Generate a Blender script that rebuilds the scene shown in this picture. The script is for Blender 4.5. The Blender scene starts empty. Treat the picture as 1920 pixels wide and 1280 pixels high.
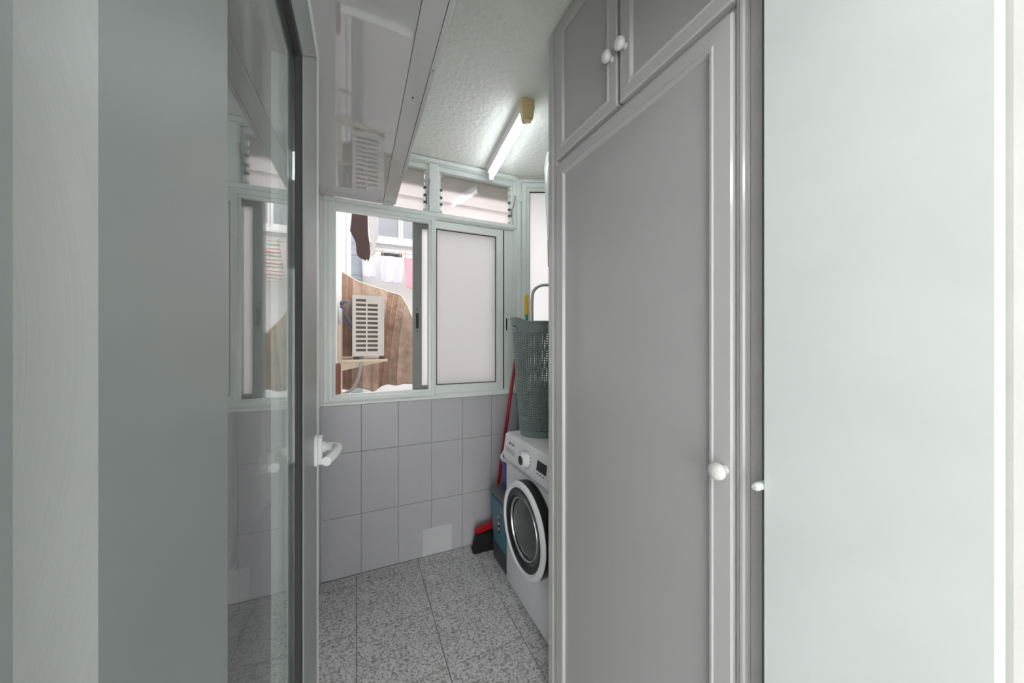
import bpy, bmesh, math, random
from mathutils import Vector, Matrix
random.seed(7)
SC = bpy.context.scene
COL = SC.collection
R = math.radians

# ------------------------------------------------------------------ camera, world, exposure
cam_d = bpy.data.cameras.new('camera')
cam_d.sensor_width = 36.0
cam_d.lens = 12.0
cam_d.clip_start = 0.02
cam = bpy.data.objects.new('camera', cam_d)
COL.objects.link(cam)
cam.location = (0, 0, 1.39)
cam.rotation_euler = (R(90), 0, R(-24.5))
SC.camera = cam

world = bpy.data.worlds.new('overcast_sky')
SC.world = world
world.use_nodes = True
world.node_tree.nodes['Background'].inputs[0].default_value = (1.0, 0.993, 0.99, 1)
world.node_tree.nodes['Background'].inputs[1].default_value = 2.9

SC.view_settings.view_transform = 'Standard'
SC.view_settings.look = 'None'
SC.view_settings.gamma = 1
SC.view_settings.exposure = 1.15
SC.view_settings.use_curve_mapping = False
SC.cycles.max_bounces = 12
SC.cycles.diffuse_bounces = 6
SC.cycles.transparent_max_bounces = 16
TUBE_STRENGTH = 5.5
KITCHEN_FILL = 16.0
# sampling portals where the sky enters: the top of the light well and the opening added in the unseen kitchen
for nm, loc, rot, sx, sy in (('light_well_portal', (2.22, 4.43, 7.0), (0, 0, 0), 4.76, 4.15), ('added_opening_portal', (-0.35, -3.16, 1.12), (R(90), 0, R(180)), 2.5, 2.25)):
    pd_ = bpy.data.lights.new(nm, 'AREA')
    pd_.shape = 'RECTANGLE'
    pd_.size, pd_.size_y = sx, sy
    pd_.cycles.is_portal = True
    po_ = bpy.data.objects.new(nm, pd_)
    COL.objects.link(po_)
    po_.location = loc
    po_.rotation_euler = rot

# ------------------------------------------------------------------ materials
def new_mat(name):
    m = bpy.data.materials.new(name)
    m.use_nodes = True
    nt = m.node_tree
    b = nt.nodes['Principled BSDF']
    return m, nt, b

def mat(name, col, rough=0.5, metal=0.0, var=0.04, vscale=6.0, bump=0.0, bscale=80.0, spec=0.5, coat=0.0):
    m, nt, b = new_mat(name)
    b.inputs['Roughness'].default_value = rough
    b.inputs['Metallic'].default_value = metal
    b.inputs['Specular IOR Level'].default_value = spec
    b.inputs['Coat Weight'].default_value = coat
    tc = nt.nodes.new('ShaderNodeTexCoord')
    n = nt.nodes.new('ShaderNodeTexNoise')
    n.inputs['Scale'].default_value = vscale
    n.inputs['Detail'].default_value = 4
    nt.links.new(tc.outputs['Object'], n.inputs['Vector'])
    r = nt.nodes.new('ShaderNodeValToRGB')
    r.color_ramp.elements[0].position = 0.3
    r.color_ramp.elements[1].position = 0.7
    r.color_ramp.elements[0].color = tuple(c * (1 - var) for c in col) + (1,)
    r.color_ramp.elements[1].color = tuple(min(1, c * (1 + var)) for c in col) + (1,)
    nt.links.new(n.outputs['Fac'], r.inputs['Fac'])
    nt.links.new(r.outputs['Color'], b.inputs['Base Color'])
    if bump > 0:
        n2 = nt.nodes.new('ShaderNodeTexNoise')
        n2.inputs['Scale'].default_value = bscale
        n2.inputs['Detail'].default_value = 5
        nt.links.new(tc.outputs['Object'], n2.inputs['Vector'])
        bp = nt.nodes.new('ShaderNodeBump')
        bp.inputs['Strength'].default_value = bump
        bp.inputs['Distance'].default_value = 0.01
        nt.links.new(n2.outputs['Fac'], bp.inputs['Height'])
        nt.links.new(bp.outputs['Normal'], b.inputs['Normal'])
    return m

def emit_mat(name, col, s):
    m, nt, b = new_mat(name)
    b.inputs['Base Color'].default_value = (0.9, 0.9, 0.9, 1)
    b.inputs['Emission Color'].default_value = col + (1,)
    b.inputs['Emission Strength'].default_value = s
    return m

def fresnel_ior(nt, ior):
    g = nt.nodes.new('ShaderNodeNewGeometry')
    mx = nt.nodes.new('ShaderNodeMix')
    mx.data_type = 'FLOAT'
    mx.inputs[2].default_value = ior
    mx.inputs[3].default_value = 1.0 / ior
    nt.links.new(g.outputs['Backfacing'], mx.inputs[0])
    f = nt.nodes.new('ShaderNodeFresnel')
    nt.links.new(mx.outputs[0], f.inputs['IOR'])
    return f

def clear_glass(name, tint=(0.95, 0.98, 0.97), ior=1.5):
    m, nt, b = new_mat(name)
    nt.nodes.remove(b)
    out = nt.nodes['Material Output']
    t = nt.nodes.new('ShaderNodeBsdfTransparent')
    t.inputs[0].default_value = tint + (1,)
    g = nt.nodes.new('ShaderNodeBsdfGlossy')
    g.inputs['Roughness'].default_value = 0.004
    f = fresnel_ior(nt, ior)
    mx = nt.nodes.new('ShaderNodeMixShader')
    nt.links.new(f.outputs[0], mx.inputs[0])
    nt.links.new(t.outputs[0], mx.inputs[1])
    nt.links.new(g.outputs[0], mx.inputs[2])
    nt.links.new(mx.outputs[0], out.inputs['Surface'])
    return m

def frosted_glass(name, col=(0.93, 0.9, 0.91), rough=0.25, clear=0.0):
    m, nt, b = new_mat(name)
    nt.nodes.remove(b)
    out = nt.nodes['Material Output']
    tr = nt.nodes.new('ShaderNodeBsdfTranslucent')
    tr.inputs[0].default_value = col + (1,)
    tp = nt.nodes.new('ShaderNodeBsdfTransparent')
    tp.inputs[0].default_value = col + (1,)
    m1 = nt.nodes.new('ShaderNodeMixShader')
    m1.inputs[0].default_value = clear
    nt.links.new(tr.outputs[0], m1.inputs[1])
    nt.links.new(tp.outputs[0], m1.inputs[2])
    g = nt.nodes.new('ShaderNodeBsdfGlossy')
    g.inputs['Roughness'].default_value = rough
    f = fresnel_ior(nt, 1.5)
    mx = nt.nodes.new('ShaderNodeMixShader')
    nt.links.new(f.outputs[0], mx.inputs[0])
    nt.links.new(m1.outputs[0], mx.inputs[1])
    nt.links.new(g.outputs[0], mx.inputs[2])
    nt.links.new(mx.outputs[0], out.inputs['Surface'])
    return m

def terrazzo(name):
    m, nt, b = new_mat(name)
    tc = nt.nodes.new('ShaderNodeTexCoord')
    def vor(scale, stops):
        v = nt.nodes.new('ShaderNodeTexVoronoi')
        v.inputs['Scale'].default_value = scale
        nt.links.new(tc.outputs['Object'], v.inputs['Vector'])
        s = nt.nodes.new('ShaderNodeSeparateColor')
        nt.links.new(v.outputs['Color'], s.inputs[0])
        r = nt.nodes.new('ShaderNodeValToRGB')
        r.color_ramp.interpolation = 'LINEAR'
        els = r.color_ramp.elements
        while len(els) < len(stops):
            els.new(0.5)
        for e, (p, c) in zip(els, stops):
            e.position = p
            e.color = (c * 1.0, c * 0.99, c * 0.985, 1)
        nt.links.new(s.outputs[0], r.inputs[0])
        return r
    a = vor(150, [(0.0, 0.08), (0.24, 0.30), (0.42, 0.58), (1.0, 0.80)])
    c = vor(320, [(0.0, 0.25), (0.3, 0.5), (0.6, 0.62), (1.0, 0.78)])
    mx = nt.nodes.new('ShaderNodeMix')
    mx.data_type = 'RGBA'
    mx.inputs[0].default_value = 0.38
    nt.links.new(a.outputs[0], mx.inputs[6])
    nt.links.new(c.outputs[0], mx.inputs[7])
    nt.links.new(mx.outputs[2], b.inputs['Base Color'])
    b.inputs['Roughness'].default_value = 0.38
    return m

def striped(name, axis, stops, period, rough=0.9, uv=False):
    """woven cloth whose colour changes in stripes along one object axis"""
    m, nt, b = new_mat(name)
    tc = nt.nodes.new('ShaderNodeTexCoord')
    sp = nt.nodes.new('ShaderNodeSeparateXYZ')
    nt.links.new(tc.outputs['UV' if uv else 'Object'], sp.inputs[0])
    d = nt.nodes.new('ShaderNodeMath'); d.operation = 'DIVIDE'
    d.inputs[1].default_value = period
    nt.links.new(sp.outputs[axis], d.inputs[0])
    fr = nt.nodes.new('ShaderNodeMath'); fr.operation = 'FRACT'
    nt.links.new(d.outputs[0], fr.inputs[0])
    r = nt.nodes.new('ShaderNodeValToRGB')
    r.color_ramp.interpolation = 'CONSTANT'
    els = r.color_ramp.elements
    while len(els) < len(stops):
        els.new(0.5)
    for e, (p, c) in zip(els, stops):
        e.position = p
        e.color = c + (1,)
    nt.links.new(fr.outputs[0], r.inputs[0])
    n = nt.nodes.new('ShaderNodeTexNoise')
    n.inputs['Scale'].default_value = 9
    n.inputs['Detail'].default_value = 6
    nt.links.new(tc.outputs['Object'], n.inputs['Vector'])
    mx = nt.nodes.new('ShaderNodeMix'); mx.data_type = 'RGBA'; mx.blend_type = 'MULTIPLY'
    r2 = nt.nodes.new('ShaderNodeValToRGB')
    r2.color_ramp.elements[0].position = 0.32
    r2.color_ramp.elements[0].color = (0.72, 0.68, 0.66, 1)
    r2.color_ramp.elements[1].position = 0.55
    r2.color_ramp.elements[1].color = (1, 1, 1, 1)
    nt.links.new(n.outputs['Fac'], r2.inputs[0])
    mx.inputs[0].default_value = 0.8
    nt.links.new(r.outputs[0], mx.inputs[6])
    nt.links.new(r2.outputs[0], mx.inputs[7])
    nt.links.new(mx.outputs[2], b.inputs['Base Color'])
    b.inputs['Roughness'].default_value = rough
    n3 = nt.nodes.new('ShaderNodeTexNoise')
    n3.inputs['Scale'].default_value = 14
    n3.inputs['Detail'].default_value = 3
    nt.links.new(tc.outputs['Object'], n3.inputs['Vector'])
    bp = nt.nodes.new('ShaderNodeBump')
    bp.inputs['Strength'].default_value = 0.5
    bp.inputs['Distance'].default_value = 0.04
    nt.links.new(n3.outputs['Fac'], bp.inputs['Height'])
    nt.links.new(bp.outputs['Normal'], b.inputs['Normal'])
    return m

M = {}
M['plaster'] = mat('plaster', (0.86, 0.88, 0.83), 0.8, bump=0.7, bscale=38, var=0.03, vscale=3)
M['wall_paint'] = mat('wall_paint', (0.82, 0.82, 0.81), 0.7, bump=0.12, bscale=120, var=0.03)
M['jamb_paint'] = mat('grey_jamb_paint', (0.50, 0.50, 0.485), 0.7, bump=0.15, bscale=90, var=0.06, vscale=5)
M['grout'] = mat('grout', (0.32, 0.32, 0.32), 0.9)
M['floor_joint'] = mat('floor_joint', (0.20, 0.195, 0.19), 0.9)
M['wall_tile'] = mat('wall_tile', (0.50, 0.50, 0.525), 0.28, var=0.02, bump=0.05, bscale=60)
M['wall_tile_patch'] = mat('wall_tile_patch', (0.62, 0.62, 0.63), 0.35, var=0.02)
M['terrazzo'] = terrazzo('terrazzo')
M['alu'] = mat('white_lacquered_aluminium', (0.78, 0.83, 0.80), 0.3, var=0.03)
M['alu_door'] = mat('grey_green_aluminium', (0.25, 0.28, 0.275), 0.35, var=0.03)
M['alu_dark'] = mat('weathered_grey_aluminium', (0.22, 0.235, 0.23), 0.45, var=0.06)
M['rubber'] = mat('black_rubber', (0.025, 0.027, 0.027), 0.6)
M['laminate'] = mat('glossy_white_laminate', (0.49, 0.49, 0.477), 0.03, var=0.012, vscale=2)
M['laminate_frame'] = mat('satin_white_profile', (0.57, 0.57, 0.557), 0.15, var=0.012, vscale=2)
M['cupboard_base'] = mat('glossy_white_cupboard_board', (0.52, 0.52, 0.51), 0.012, var=0.012, vscale=2)
M['cupboard_base'].node_tree.nodes['Principled BSDF'].inputs['IOR'].default_value = 2.0
M['laminate'].node_tree.nodes['Principled BSDF'].inputs['IOR'].default_value = 1.7
M['porcelain'] = mat('white_knob_porcelain', (0.76, 0.75, 0.73), 0.15)
M['enamel'] = mat('white_enamel', (0.88, 0.89, 0.91), 0.25, var=0.015)
M['enamel_panel'] = mat('white_control_panel_plastic', (0.86, 0.87, 0.88), 0.35, var=0.015)
M['grey_strip'] = mat('pale_grey_plastic', (0.55, 0.56, 0.58), 0.4)
M['gloss_black'] = mat('gloss_black_plastic', (0.012, 0.012, 0.013), 0.15)
M['print'] = mat('dark_print', (0.05, 0.05, 0.06), 0.6)
M['drum_glass'] = mat('dark_porthole_glass', (0.09, 0.095, 0.095), 0.05, var=0.25, vscale=9)
M['basket'] = mat('grey_green_plastic', (0.20, 0.25, 0.242), 0.45, var=0.06)
M['bin_teal'] = mat('teal_plastic', (0.055, 0.19, 0.25), 0.4)
M['bin_grey'] = mat('dark_grey_plastic', (0.11, 0.115, 0.12), 0.45)
M['bin_dark'] = mat('charcoal_plastic', (0.05, 0.053, 0.057), 0.5)
M['white_print'] = mat('white_print', (0.8, 0.8, 0.8), 0.5)
M['blue_plastic'] = mat('cobalt_blue_plastic', (0.03, 0.03, 0.34), 0.3)
M['white_plastic'] = mat('white_plastic', (0.78, 0.79, 0.80), 0.3)
M['red_plastic'] = mat('red_plastic', (0.42, 0.012, 0.018), 0.25)
M['bristle'] = mat('black_bristles', (0.01, 0.01, 0.01), 0.8, bump=0.8, bscale=200)
M['yellow_plastic'] = mat('yellow_plastic', (0.85, 0.56, 0.02), 0.4)
M['green_plastic'] = mat('green_plastic', (0.02, 0.32, 0.15), 0.35)
M['tube_metal'] = mat('grey_metal_tube', (0.5, 0.51, 0.51), 0.28, metal=0.7)
M['boiler'] = mat('white_boiler_casing', (0.80, 0.86, 0.83), 0.12)
M['yellow_cap'] = mat('aged_yellow_plastic', (0.72, 0.58, 0.30), 0.4)
M['tube'] = emit_mat('fluorescent_glow', (0.92, 0.97, 1.0), TUBE_STRENGTH)
M['fill_glow'] = emit_mat('kitchen_fill_glow', (0.95, 0.98, 1.0), KITCHEN_FILL)
M['door_glass'] = clear_glass('door_glass', (0.90, 0.93, 0.92), 2.0)
M['frosted'] = frosted_glass('frosted_glass', (0.89, 0.885, 0.885), 0.22)
M['louvre_glass'] = frosted_glass('louvre_glass', (0.88, 0.85, 0.845), 0.03, clear=0.25)
M['louvre_shaded'] = frosted_glass('shaded_louvre_glass', (0.50, 0.49, 0.47), 0.03)  # grey tint carries the shade of the outer reveal behind the top slats
M['facade'] = mat('white_render', (0.80, 0.793, 0.793), 0.85, bump=0.15, bscale=30, var=0.03, vscale=1.2)
M['blue_tile'] = mat('grey_blue_tile', (0.36, 0.40, 0.45), 0.4, var=0.12, vscale=5)
M['upvc'] = mat('white_window_frame', (0.86, 0.85, 0.85), 0.4)
M['far_glass'] = mat('grey_window_glass', (0.30, 0.31, 0.34), 0.12, var=0.08, vscale=2)
M['ac'] = mat('cream_painted_steel', (0.74, 0.69, 0.64), 0.45, var=0.03)
M['ac_coil'] = mat('dark_condenser_coil', (0.16, 0.125, 0.105), 0.7, bump=0.5, bscale=150)
M['bracket'] = mat('cream_bracket_steel', (0.80, 0.68, 0.52), 0.5)
M['pipe_wrap'] = mat('grey_pipe_wrap', (0.20, 0.20, 0.23), 0.6)
M['hose'] = mat('grey_drain_hose', (0.42, 0.38, 0.37), 0.6)
TAN = (0.47, 0.345, 0.265); BRN = (0.38, 0.23, 0.165); LINE = (0.27, 0.185, 0.145); CRM = (0.52, 0.40, 0.32)
M['awning'] = striped('striped_awning_canvas', 0, [(0, BRN), (0.10, CRM), (0.115, BRN), (0.215, LINE), (0.235, TAN), (0.42, LINE), (0.432, CRM), (0.46, TAN),
    (0.76, LINE), (0.772, TAN), (0.965, LINE), (0.985, BRN)], 1 / 3.0, uv=True)
M['white_cloth'] = mat('white_cotton', (0.66, 0.66, 0.72), 0.9, bump=0.3, bscale=25)
M['pink_cloth'] = mat('pink_cotton', (0.85, 0.38, 0.46), 0.9, bump=0.3, bscale=25)
M['brown_cloth'] = mat('dark_brown_terry', (0.085, 0.055, 0.05), 0.95, bump=0.9, bscale=200, var=0.25, vscale=120)
M['lace'] = mat('white_lace', (0.66, 0.64, 0.65), 0.95, bump=0.9, bscale=90)
M['print_cloth'] = striped('patterned_cotton', 2, [(0, (0.78, 0.72, 0.72)), (0.22, (0.55, 0.20, 0.18)), (0.30, (0.80, 0.74, 0.72)),
    (0.55, (0.33, 0.42, 0.25)), (0.70, (0.75, 0.65, 0.66)), (0.86, (0.45, 0.18, 0.22))], 0.17)
M['black_trim'] = mat('dark_waistband', (0.06, 0.055, 0.07), 0.9)
M['line'] = mat('grey_cord', (0.35, 0.34, 0.36), 0.7)
M['peg'] = mat('wooden_peg', (0.6, 0.36, 0.2), 0.6)
M['rust_plastic'] = mat('rust_red_plastic', (0.30, 0.045, 0.012), 0.35)
M['brown_wood'] = mat('dark_brown_seal', (0.09, 0.065, 0.045), 0.6)
M['cable'] = mat('cream_cable', (0.62, 0.60, 0.52), 0.6)
M['kitchen_wall'] = mat('kitchen_paint', (0.80, 0.80, 0.79), 0.7, var=0.02)
M['kitchen_floor'] = mat('kitchen_floor_tile', (0.55, 0.54, 0.53), 0.3)

# ------------------------------------------------------------------ helpers
def tag(o, label=None, cat=None, group=None, kind=None):
    if label: o['label'] = label
    if cat: o['category'] = cat
    if group: o['group'] = group
    if kind: o['kind'] = kind
    return o

def empty(name, loc, label=None, cat=None, group=None, kind=None):
    o = bpy.data.objects.new(name, None)
    o.empty_display_size = 0.05
    COL.objects.link(o)
    o.location = loc
    return tag(o, label, cat, group, kind)

WORLD = {}
def wloc(o):
    p = Vector(o.location)
    while o.parent:
        o = o.parent
        p += Vector(o.location)
    return p

def obj(name, bm, m, parent=None, smooth=False, mtx=None, solid=0.0):
    """link a bmesh given in world coordinates as one object, origin at its own centre"""
    if mtx is not None:
        bmesh.ops.transform(bm, matrix=mtx, verts=bm.verts)
    bmesh.ops.recalc_face_normals(bm, faces=bm.faces)
    xs = [v.co for v in bm.verts]
    c = Vector([(min(p[i] for p in xs) + max(p[i] for p in xs)) / 2 for i in range(3)])
    bmesh.ops.translate(bm, vec=-c, verts=bm.verts)
    me = bpy.data.meshes.new(name)
    bm.to_mesh(me)
    bm.free()
    if smooth:
        me.polygons.foreach_set('use_smooth', [True] * len(me.polygons))
        me.set_sharp_from_angle(angle=R(35))
    me.materials.append(M[m])
    o = bpy.data.objects.new(name, me)
    COL.objects.link(o)
    if parent is not None:
        o.parent = parent
        o.location = c - wloc(parent)
    else:
        o.location = c
    if solid:
        s = o.modifiers.new('thickness', 'SOLIDIFY')
        s.thickness = solid
        s.offset = 0
    return o

def NB():
    return bmesh.new()

def box(bm, x0, x1, y0, y1, z0, z1, bev=0.0, seg=1):
    g = bmesh.ops.create_cube(bm, size=1.0)
    vs = g['verts']
    for v in vs:
        v.co = Vector((x0 + (v.co.x + .5) * (x1 - x0), y0 + (v.co.y + .5) * (y1 - y0), z0 + (v.co.z + .5) * (z1 - z0)))
    if bev > 0:
        es = {e for v in vs for e in v.link_edges}
        bmesh.ops.bevel(bm, geom=list(es), offset=bev, segments=seg, profile=0.5, affect='EDGES')
    return bm

def bx(*a, **k):
    return box(NB(), *a, **k)

def tube(bm, pts, r, seg=10, caps=True):
    pts = [Vector(p) for p in pts]
    rs = r if isinstance(r, (list, tuple)) else [r] * len(pts)
    rings = []
    prev = None
    for i, p in enumerate(pts):
        if i == 0: t = pts[1] - p
        elif i == len(pts) - 1: t = p - pts[i - 1]
        else: t = (pts[i + 1] - p).normalized() + (p - pts[i - 1]).normalized()
        t.normalize()
        if prev is None:
            a = Vector((0, 0, 1)) if abs(t.z) < 0.9 else Vector((1, 0, 0))
            n = t.cross(a).normalized()
        else:
            n = (prev - t * prev.dot(t)).normalized()
        prev = n
        b = t.cross(n)
        rings.append([bm.verts.new(p + (n * math.cos(2 * math.pi * k / seg) + b * math.sin(2 * math.pi * k / seg)) * rs[i]) for k in range(seg)])
    for a, b in zip(rings, rings[1:]):
        for k in range(seg):
            bm.faces.new((a[k], a[(k + 1) % seg], b[(k + 1) % seg], b[k]))
    if caps:
        bm.faces.new(rings[0][::-1])
        bm.faces.new(rings[-1])
    return bm

def smooth_path(pts, n=6):
    P = [Vector(p) for p in pts]
    P = [2 * P[0] - P[1]] + P + [2 * P[-1] - P[-2]]
    out = []
    for i in range(1, len(P) - 2):
        for k in range(n):
            t = k / n
            a, b, c, d = P[i - 1], P[i], P[i + 1], P[i + 2]
            out.append(0.5 * ((2 * b) + (c - a) * t + (2 * a - 5 * b + 4 * c - d) * t * t + (-a + 3 * b - 3 * c + d) * t ** 3))
    out.append(P[-2])
    return out

def lathe(bm, prof, org, axis='Z', seg=32, sgn=1, caps=False):
    """prof: list of (radius, height along axis)"""
    org = Vector(org)
    rings = []
    for r, h in prof:
        ring = []
        for k in range(seg):
            a = 2 * math.pi * k / seg
            c, s = math.cos(a) * r, math.sin(a) * r
            h2 = h * sgn
            p = {'Z': (c, s, h2), 'X': (h2, c, s), 'Y': (c, h2, s)}[axis]
            ring.append(bm.verts.new(org + Vector(p)))
        rings.append(ring)
    for a, b in zip(rings, rings[1:]):
        for k in range(seg):
            bm.faces.new((a[k], a[(k + 1) % seg], b[(k + 1) % seg], b[k]))
    for ring, pr in ((rings[0], prof[0]), (rings[-1], prof[-1])):
        if caps and pr[0] > 1e-5:
            bm.faces.new(ring)
    bmesh.ops.remove_doubles(bm, verts=bm.verts, dist=1e-6)
    return bm

def ringframe(bm, u0, u1, v0, v1, prof, mp, close=False):
    """rectangular mitred frame: prof = [(inset, depth)...], mp(u, v, d) -> xyz"""
    rings = []
    for ins, d in prof:
        rings.append([bm.verts.new(mp(u, v, d)) for u, v in
                      ((u0 + ins, v0 + ins), (u1 - ins, v0 + ins), (u1 - ins, v1 - ins), (u0 + ins, v1 - ins))])
    if close:
        rings.append(rings[0])
    for a, b in zip(rings, rings[1:]):
        for k in range(4):
            bm.faces.new((a[k], a[(k + 1) % 4], b[(k + 1) % 4], b[k]))
    return bm

def prism(bm, poly, mp, d0, d1):
    a = [bm.verts.new(mp(u, v, d0)) for u, v in poly]
    b = [bm.verts.new(mp(u, v, d1)) for u, v in poly]
    n = len(poly)
    bm.faces.new(a)
    bm.faces.new(b[::-1])
    for k in range(n):
        bm.faces.new((a[k], a[(k + 1) % n], b[(k + 1) % n], b[k]))
    return bm

def lerp(tab, t):
    for (a, *va), (b, *vb) in zip(tab, tab[1:]):
        if t <= b or b == tab[-1][0]:
            k = 0 if b == a else max(0, min(1, (t - a) / (b - a)))
            return [x + (y - x) * k for x, y in zip(va, vb)]

def grid(bm, nu, nv, fn):
    vs = [[bm.verts.new(fn(i / nu, j / nv)) for i in range(nu + 1)] for j in range(nv + 1)]
    for j in range(nv):
        for i in range(nu):
            bm.faces.new((vs[j][i], vs[j][i + 1], vs[j + 1][i + 1], vs[j + 1][i]))
    return bm

def text(name, body, size, mtx, m, parent):
    cu = bpy.data.curves.new(name, 'FONT')
    cu.body = body
    cu.size = size
    cu.align_x = 'CENTER'
    cu.align_y = 'CENTER'
    cu.extrude = 0.0003
    t = bpy.data.objects.new(name, cu)
    COL.objects.link(t)
    dg = bpy.context.evaluated_depsgraph_get()
    me = bpy.data.meshes.new_from_object(t.evaluated_get(dg))
    bpy.data.objects.remove(t)
    bm = NB()
    bm.from_mesh(me)
    bpy.data.meshes.remove(me)
    return obj(name, bm, m, parent, mtx=mtx)

# ------------------------------------------------------------------ the laundry room: shell
LX, FY, CZ = -0.19, 2.24, 2.58          # left wall, far wall, ceiling
RX = 1.45                                # right wall

floor = tag(obj('floor', bx(-0.4, 1.65, 0.10, 2.36, -0.12, -0.006), 'floor_joint'), kind='structure')
fx = [-0.355, 0.0, 0.355, 0.71, 1.065, 1.42, 1.775]
fy = [0.02, 0.375, 0.73, 1.085, 1.44, 1.795, 2.15, 2.505]
for i in range(len(fx) - 1):
    for j in range(len(fy) - 1):
        x0, x1 = max(fx[i], LX), min(fx[i + 1], RX)
        y0, y1 = max(fy[j], 0.10), min(fy[j + 1], FY)
        if x1 - x0 < 0.02 or y1 - y0 < 0.02: continue
        dz = random.uniform(-0.0012, 0.0006)
        obj('floor_tile', bx(x0 + .0013, x1 - .0013, y0 + .0013, y1 - .0013, -0.0055, dz, bev=.0012), 'terrazzo', floor)

ceil = tag(obj('ceiling', grid(NB(), 60, 60, lambda u, v: (-0.4 + 2.05 * u, 0.1 + 2.3 * v, CZ + 0.0025 * math.sin(9 * u + 4 * v) * math.sin(7 * v))), 'plaster', solid=0.0), kind='structure')
obj('ceiling_slab', bx(-0.4, 1.65, 0.1, 2.36, CZ + 0.01, CZ + 0.12), 'plaster', ceil)

# far wall below the window, tiles proud of a grout bed
wb = tag(obj('wall_back', bx(-0.4, 1.075, FY + 0.006, FY + 0.12, -0.1, 1.016), 'grout'), kind='structure')
obj('lintel', bx(-0.4, 1.075, FY, FY + 0.12, 2.572, CZ + 0.1), 'wall_paint', wb)
obj('reveal', bx(-0.4, -0.175, FY, FY + 0.12, 1.016, 2.572), 'wall_paint', wb)
tx = [LX, 0.026, 0.239, 0.445, 0.653, 0.862, 1.07]
tz = [0.0, 0.358, 0.732, 1.014]
for i in range(6):
    for j in range(3):
        j1 = 0.0011
        obj('wall_tile', bx(tx[i] + j1, tx[i + 1] - j1, FY, FY + 0.0058, tz[j] + j1, tz[j + 1] - j1, bev=.0012), 'wall_tile', wb)
obj('patch_tile', bx(0.387, 0.579, FY - 0.004, FY - 0.0002, 0.003, 0.182, bev=.0012), 'wall_tile_patch', wb)

# left wall
wl = tag(obj('wall_left', bx(-0.4, LX, 0.30, FY, -0.1, CZ), 'wall_paint'), kind='structure')
yy = [0.30 + 0.2155 * k for k in range(10)]
for k in range(9):
    for j in range(3):
        obj('wall_tile', bx(LX, LX + 0.005, yy[k] + .0011, min(yy[k + 1], FY - .006) - .0011, tz[j] + .0011, tz[j + 1] - .0011, bev=.001), 'wall_tile', wl)

# right wall and the short slanted wall
wr = tag(obj('wall_right', bx(RX, RX + 0.15, 0.4125, 2.2, -0.1, CZ), 'wall_paint'), kind='structure')
A0, A1 = Vector((1.07, 2.235, 0)), Vector((1.52, 2.035, 0))
AD = (A1 - A0).normalized()
AN = Vector((AD.y, -AD.x, 0))            # towards the room
def slant(s, z, d):                      # s along the wall, d out of it into the room
    p = A0 + AD * s + AN * d
    return (p.x, p.y, z)
bm = prism(NB(), [(0, -0.1), (0.50, -0.1), (0.50, 1.02), (0, 1.02)], slant, -0.12, -0.006)
wsl = tag(obj('wall_corner', bm, 'grout'), kind='structure')
sx = [0.0, 0.208, 0.416]
for i in range(2):
    for j in range(3):
        a, b, c, d = sx[i] + .002, sx[i + 1] - .001, tz[j] + .001, tz[j + 1] - .001
        obj('wall_tile', prism(NB(), [(a, c), (b, c), (b, d), (a, d)], slant, -0.0058, 0), 'wall_tile', wsl)
obj('lintel', prism(NB(), [(0, 2.56), (0.50, 2.56), (0.50, CZ + .1), (0, CZ + .1)], slant, -0.12, 0), 'wall_paint', wsl)

# ------------------------------------------------------------------ kitchen side of the doorway (behind the camera)
wd = tag(obj('wall_doorway', bx(0.70, 1.9, 0.12, 0.4125, -0.1, CZ), 'jamb_paint'), kind='structure')
obj('lintel', bx(-0.19, 0.70, 0.12, 0.30, 2.12, CZ), 'wall_paint', wd)
obj('pier', bx(-1.9, -0.19, 0.12, 0.30, -0.1, CZ), 'wall_paint', wd)
obj('jamb_seal', bx(0.692, 0.6995, 0.376, 0.388, 0.0, 2.12, bev=.001), 'brown_wood', wd)
obj('jamb_board', bx(0.672, 0.6995, 0.125, 0.3755, 0.0, 2.12, bev=.003), 'alu', wd)
hp = lathe(NB(), [(0.0, 0), (0.0075, .001), (0.0075, .028), (0.0045, .034), (0, .034)], (0.6915, 0.382, 1.125), 'X', 14, -1)
obj('hinge_pin', hp, 'alu', wd, smooth=True)
tag(obj('floor_kitchen', bx(-1.9, 1.9, -3.0, 0.12, -0.12, 0.0), 'kitchen_floor'), kind='structure')
tag(obj('ceiling_kitchen', bx(-1.9, 1.9, -3.0, 0.12, CZ, CZ + 0.12), 'kitchen_wall'), kind='structure')
tag(obj('wall_kitchen_left', bx(-2.05, -1.9, -3.0, 0.3, -0.1, CZ), 'kitchen_wall'), kind='structure')
tag(obj('wall_kitchen_right', bx(1.9, 2.05, -3.0, 0.41, -0.1, CZ), 'kitchen_wall'), kind='structure')
wk = tag(obj('wall_kitchen_back', bx(-1.9, -1.6, -3.15, -3.0, -0.1, CZ), 'kitchen_wall'), kind='structure')
obj('wall_pier', bx(0.9, 1.9, -3.15, -3.0, -0.1, CZ), 'kitchen_wall', wk)
obj('lintel', bx(-1.6, 0.9, -3.15, -3.0, 2.25, CZ), 'kitchen_wall', wk)
obj('added_opening_frame', ringframe(NB(), -1.6, 0.9, 0.0, 2.25, [(0, -.02), (.07, -.02), (.07, .04), (0, .04)], lambda u, v, d: (u, -3.06 + d, v), close=True), 'alu', wk)  # unseen opening, added and sized to let daylight fill the rooms
kl = empty('kitchen_fill_lamp', (-0.5, -1.3, CZ), 'round opal glass ceiling lamp added as fill light in the unseen kitchen', 'lamp')  # fill lamp added out of view to brighten the laundry room
obj('base', lathe(NB(), [(0, 0), (.2, 0), (.2, -.03), (0, -.03)], (-0.5, -1.3, CZ - .001), 'Z'), 'white_plastic', kl)
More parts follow.
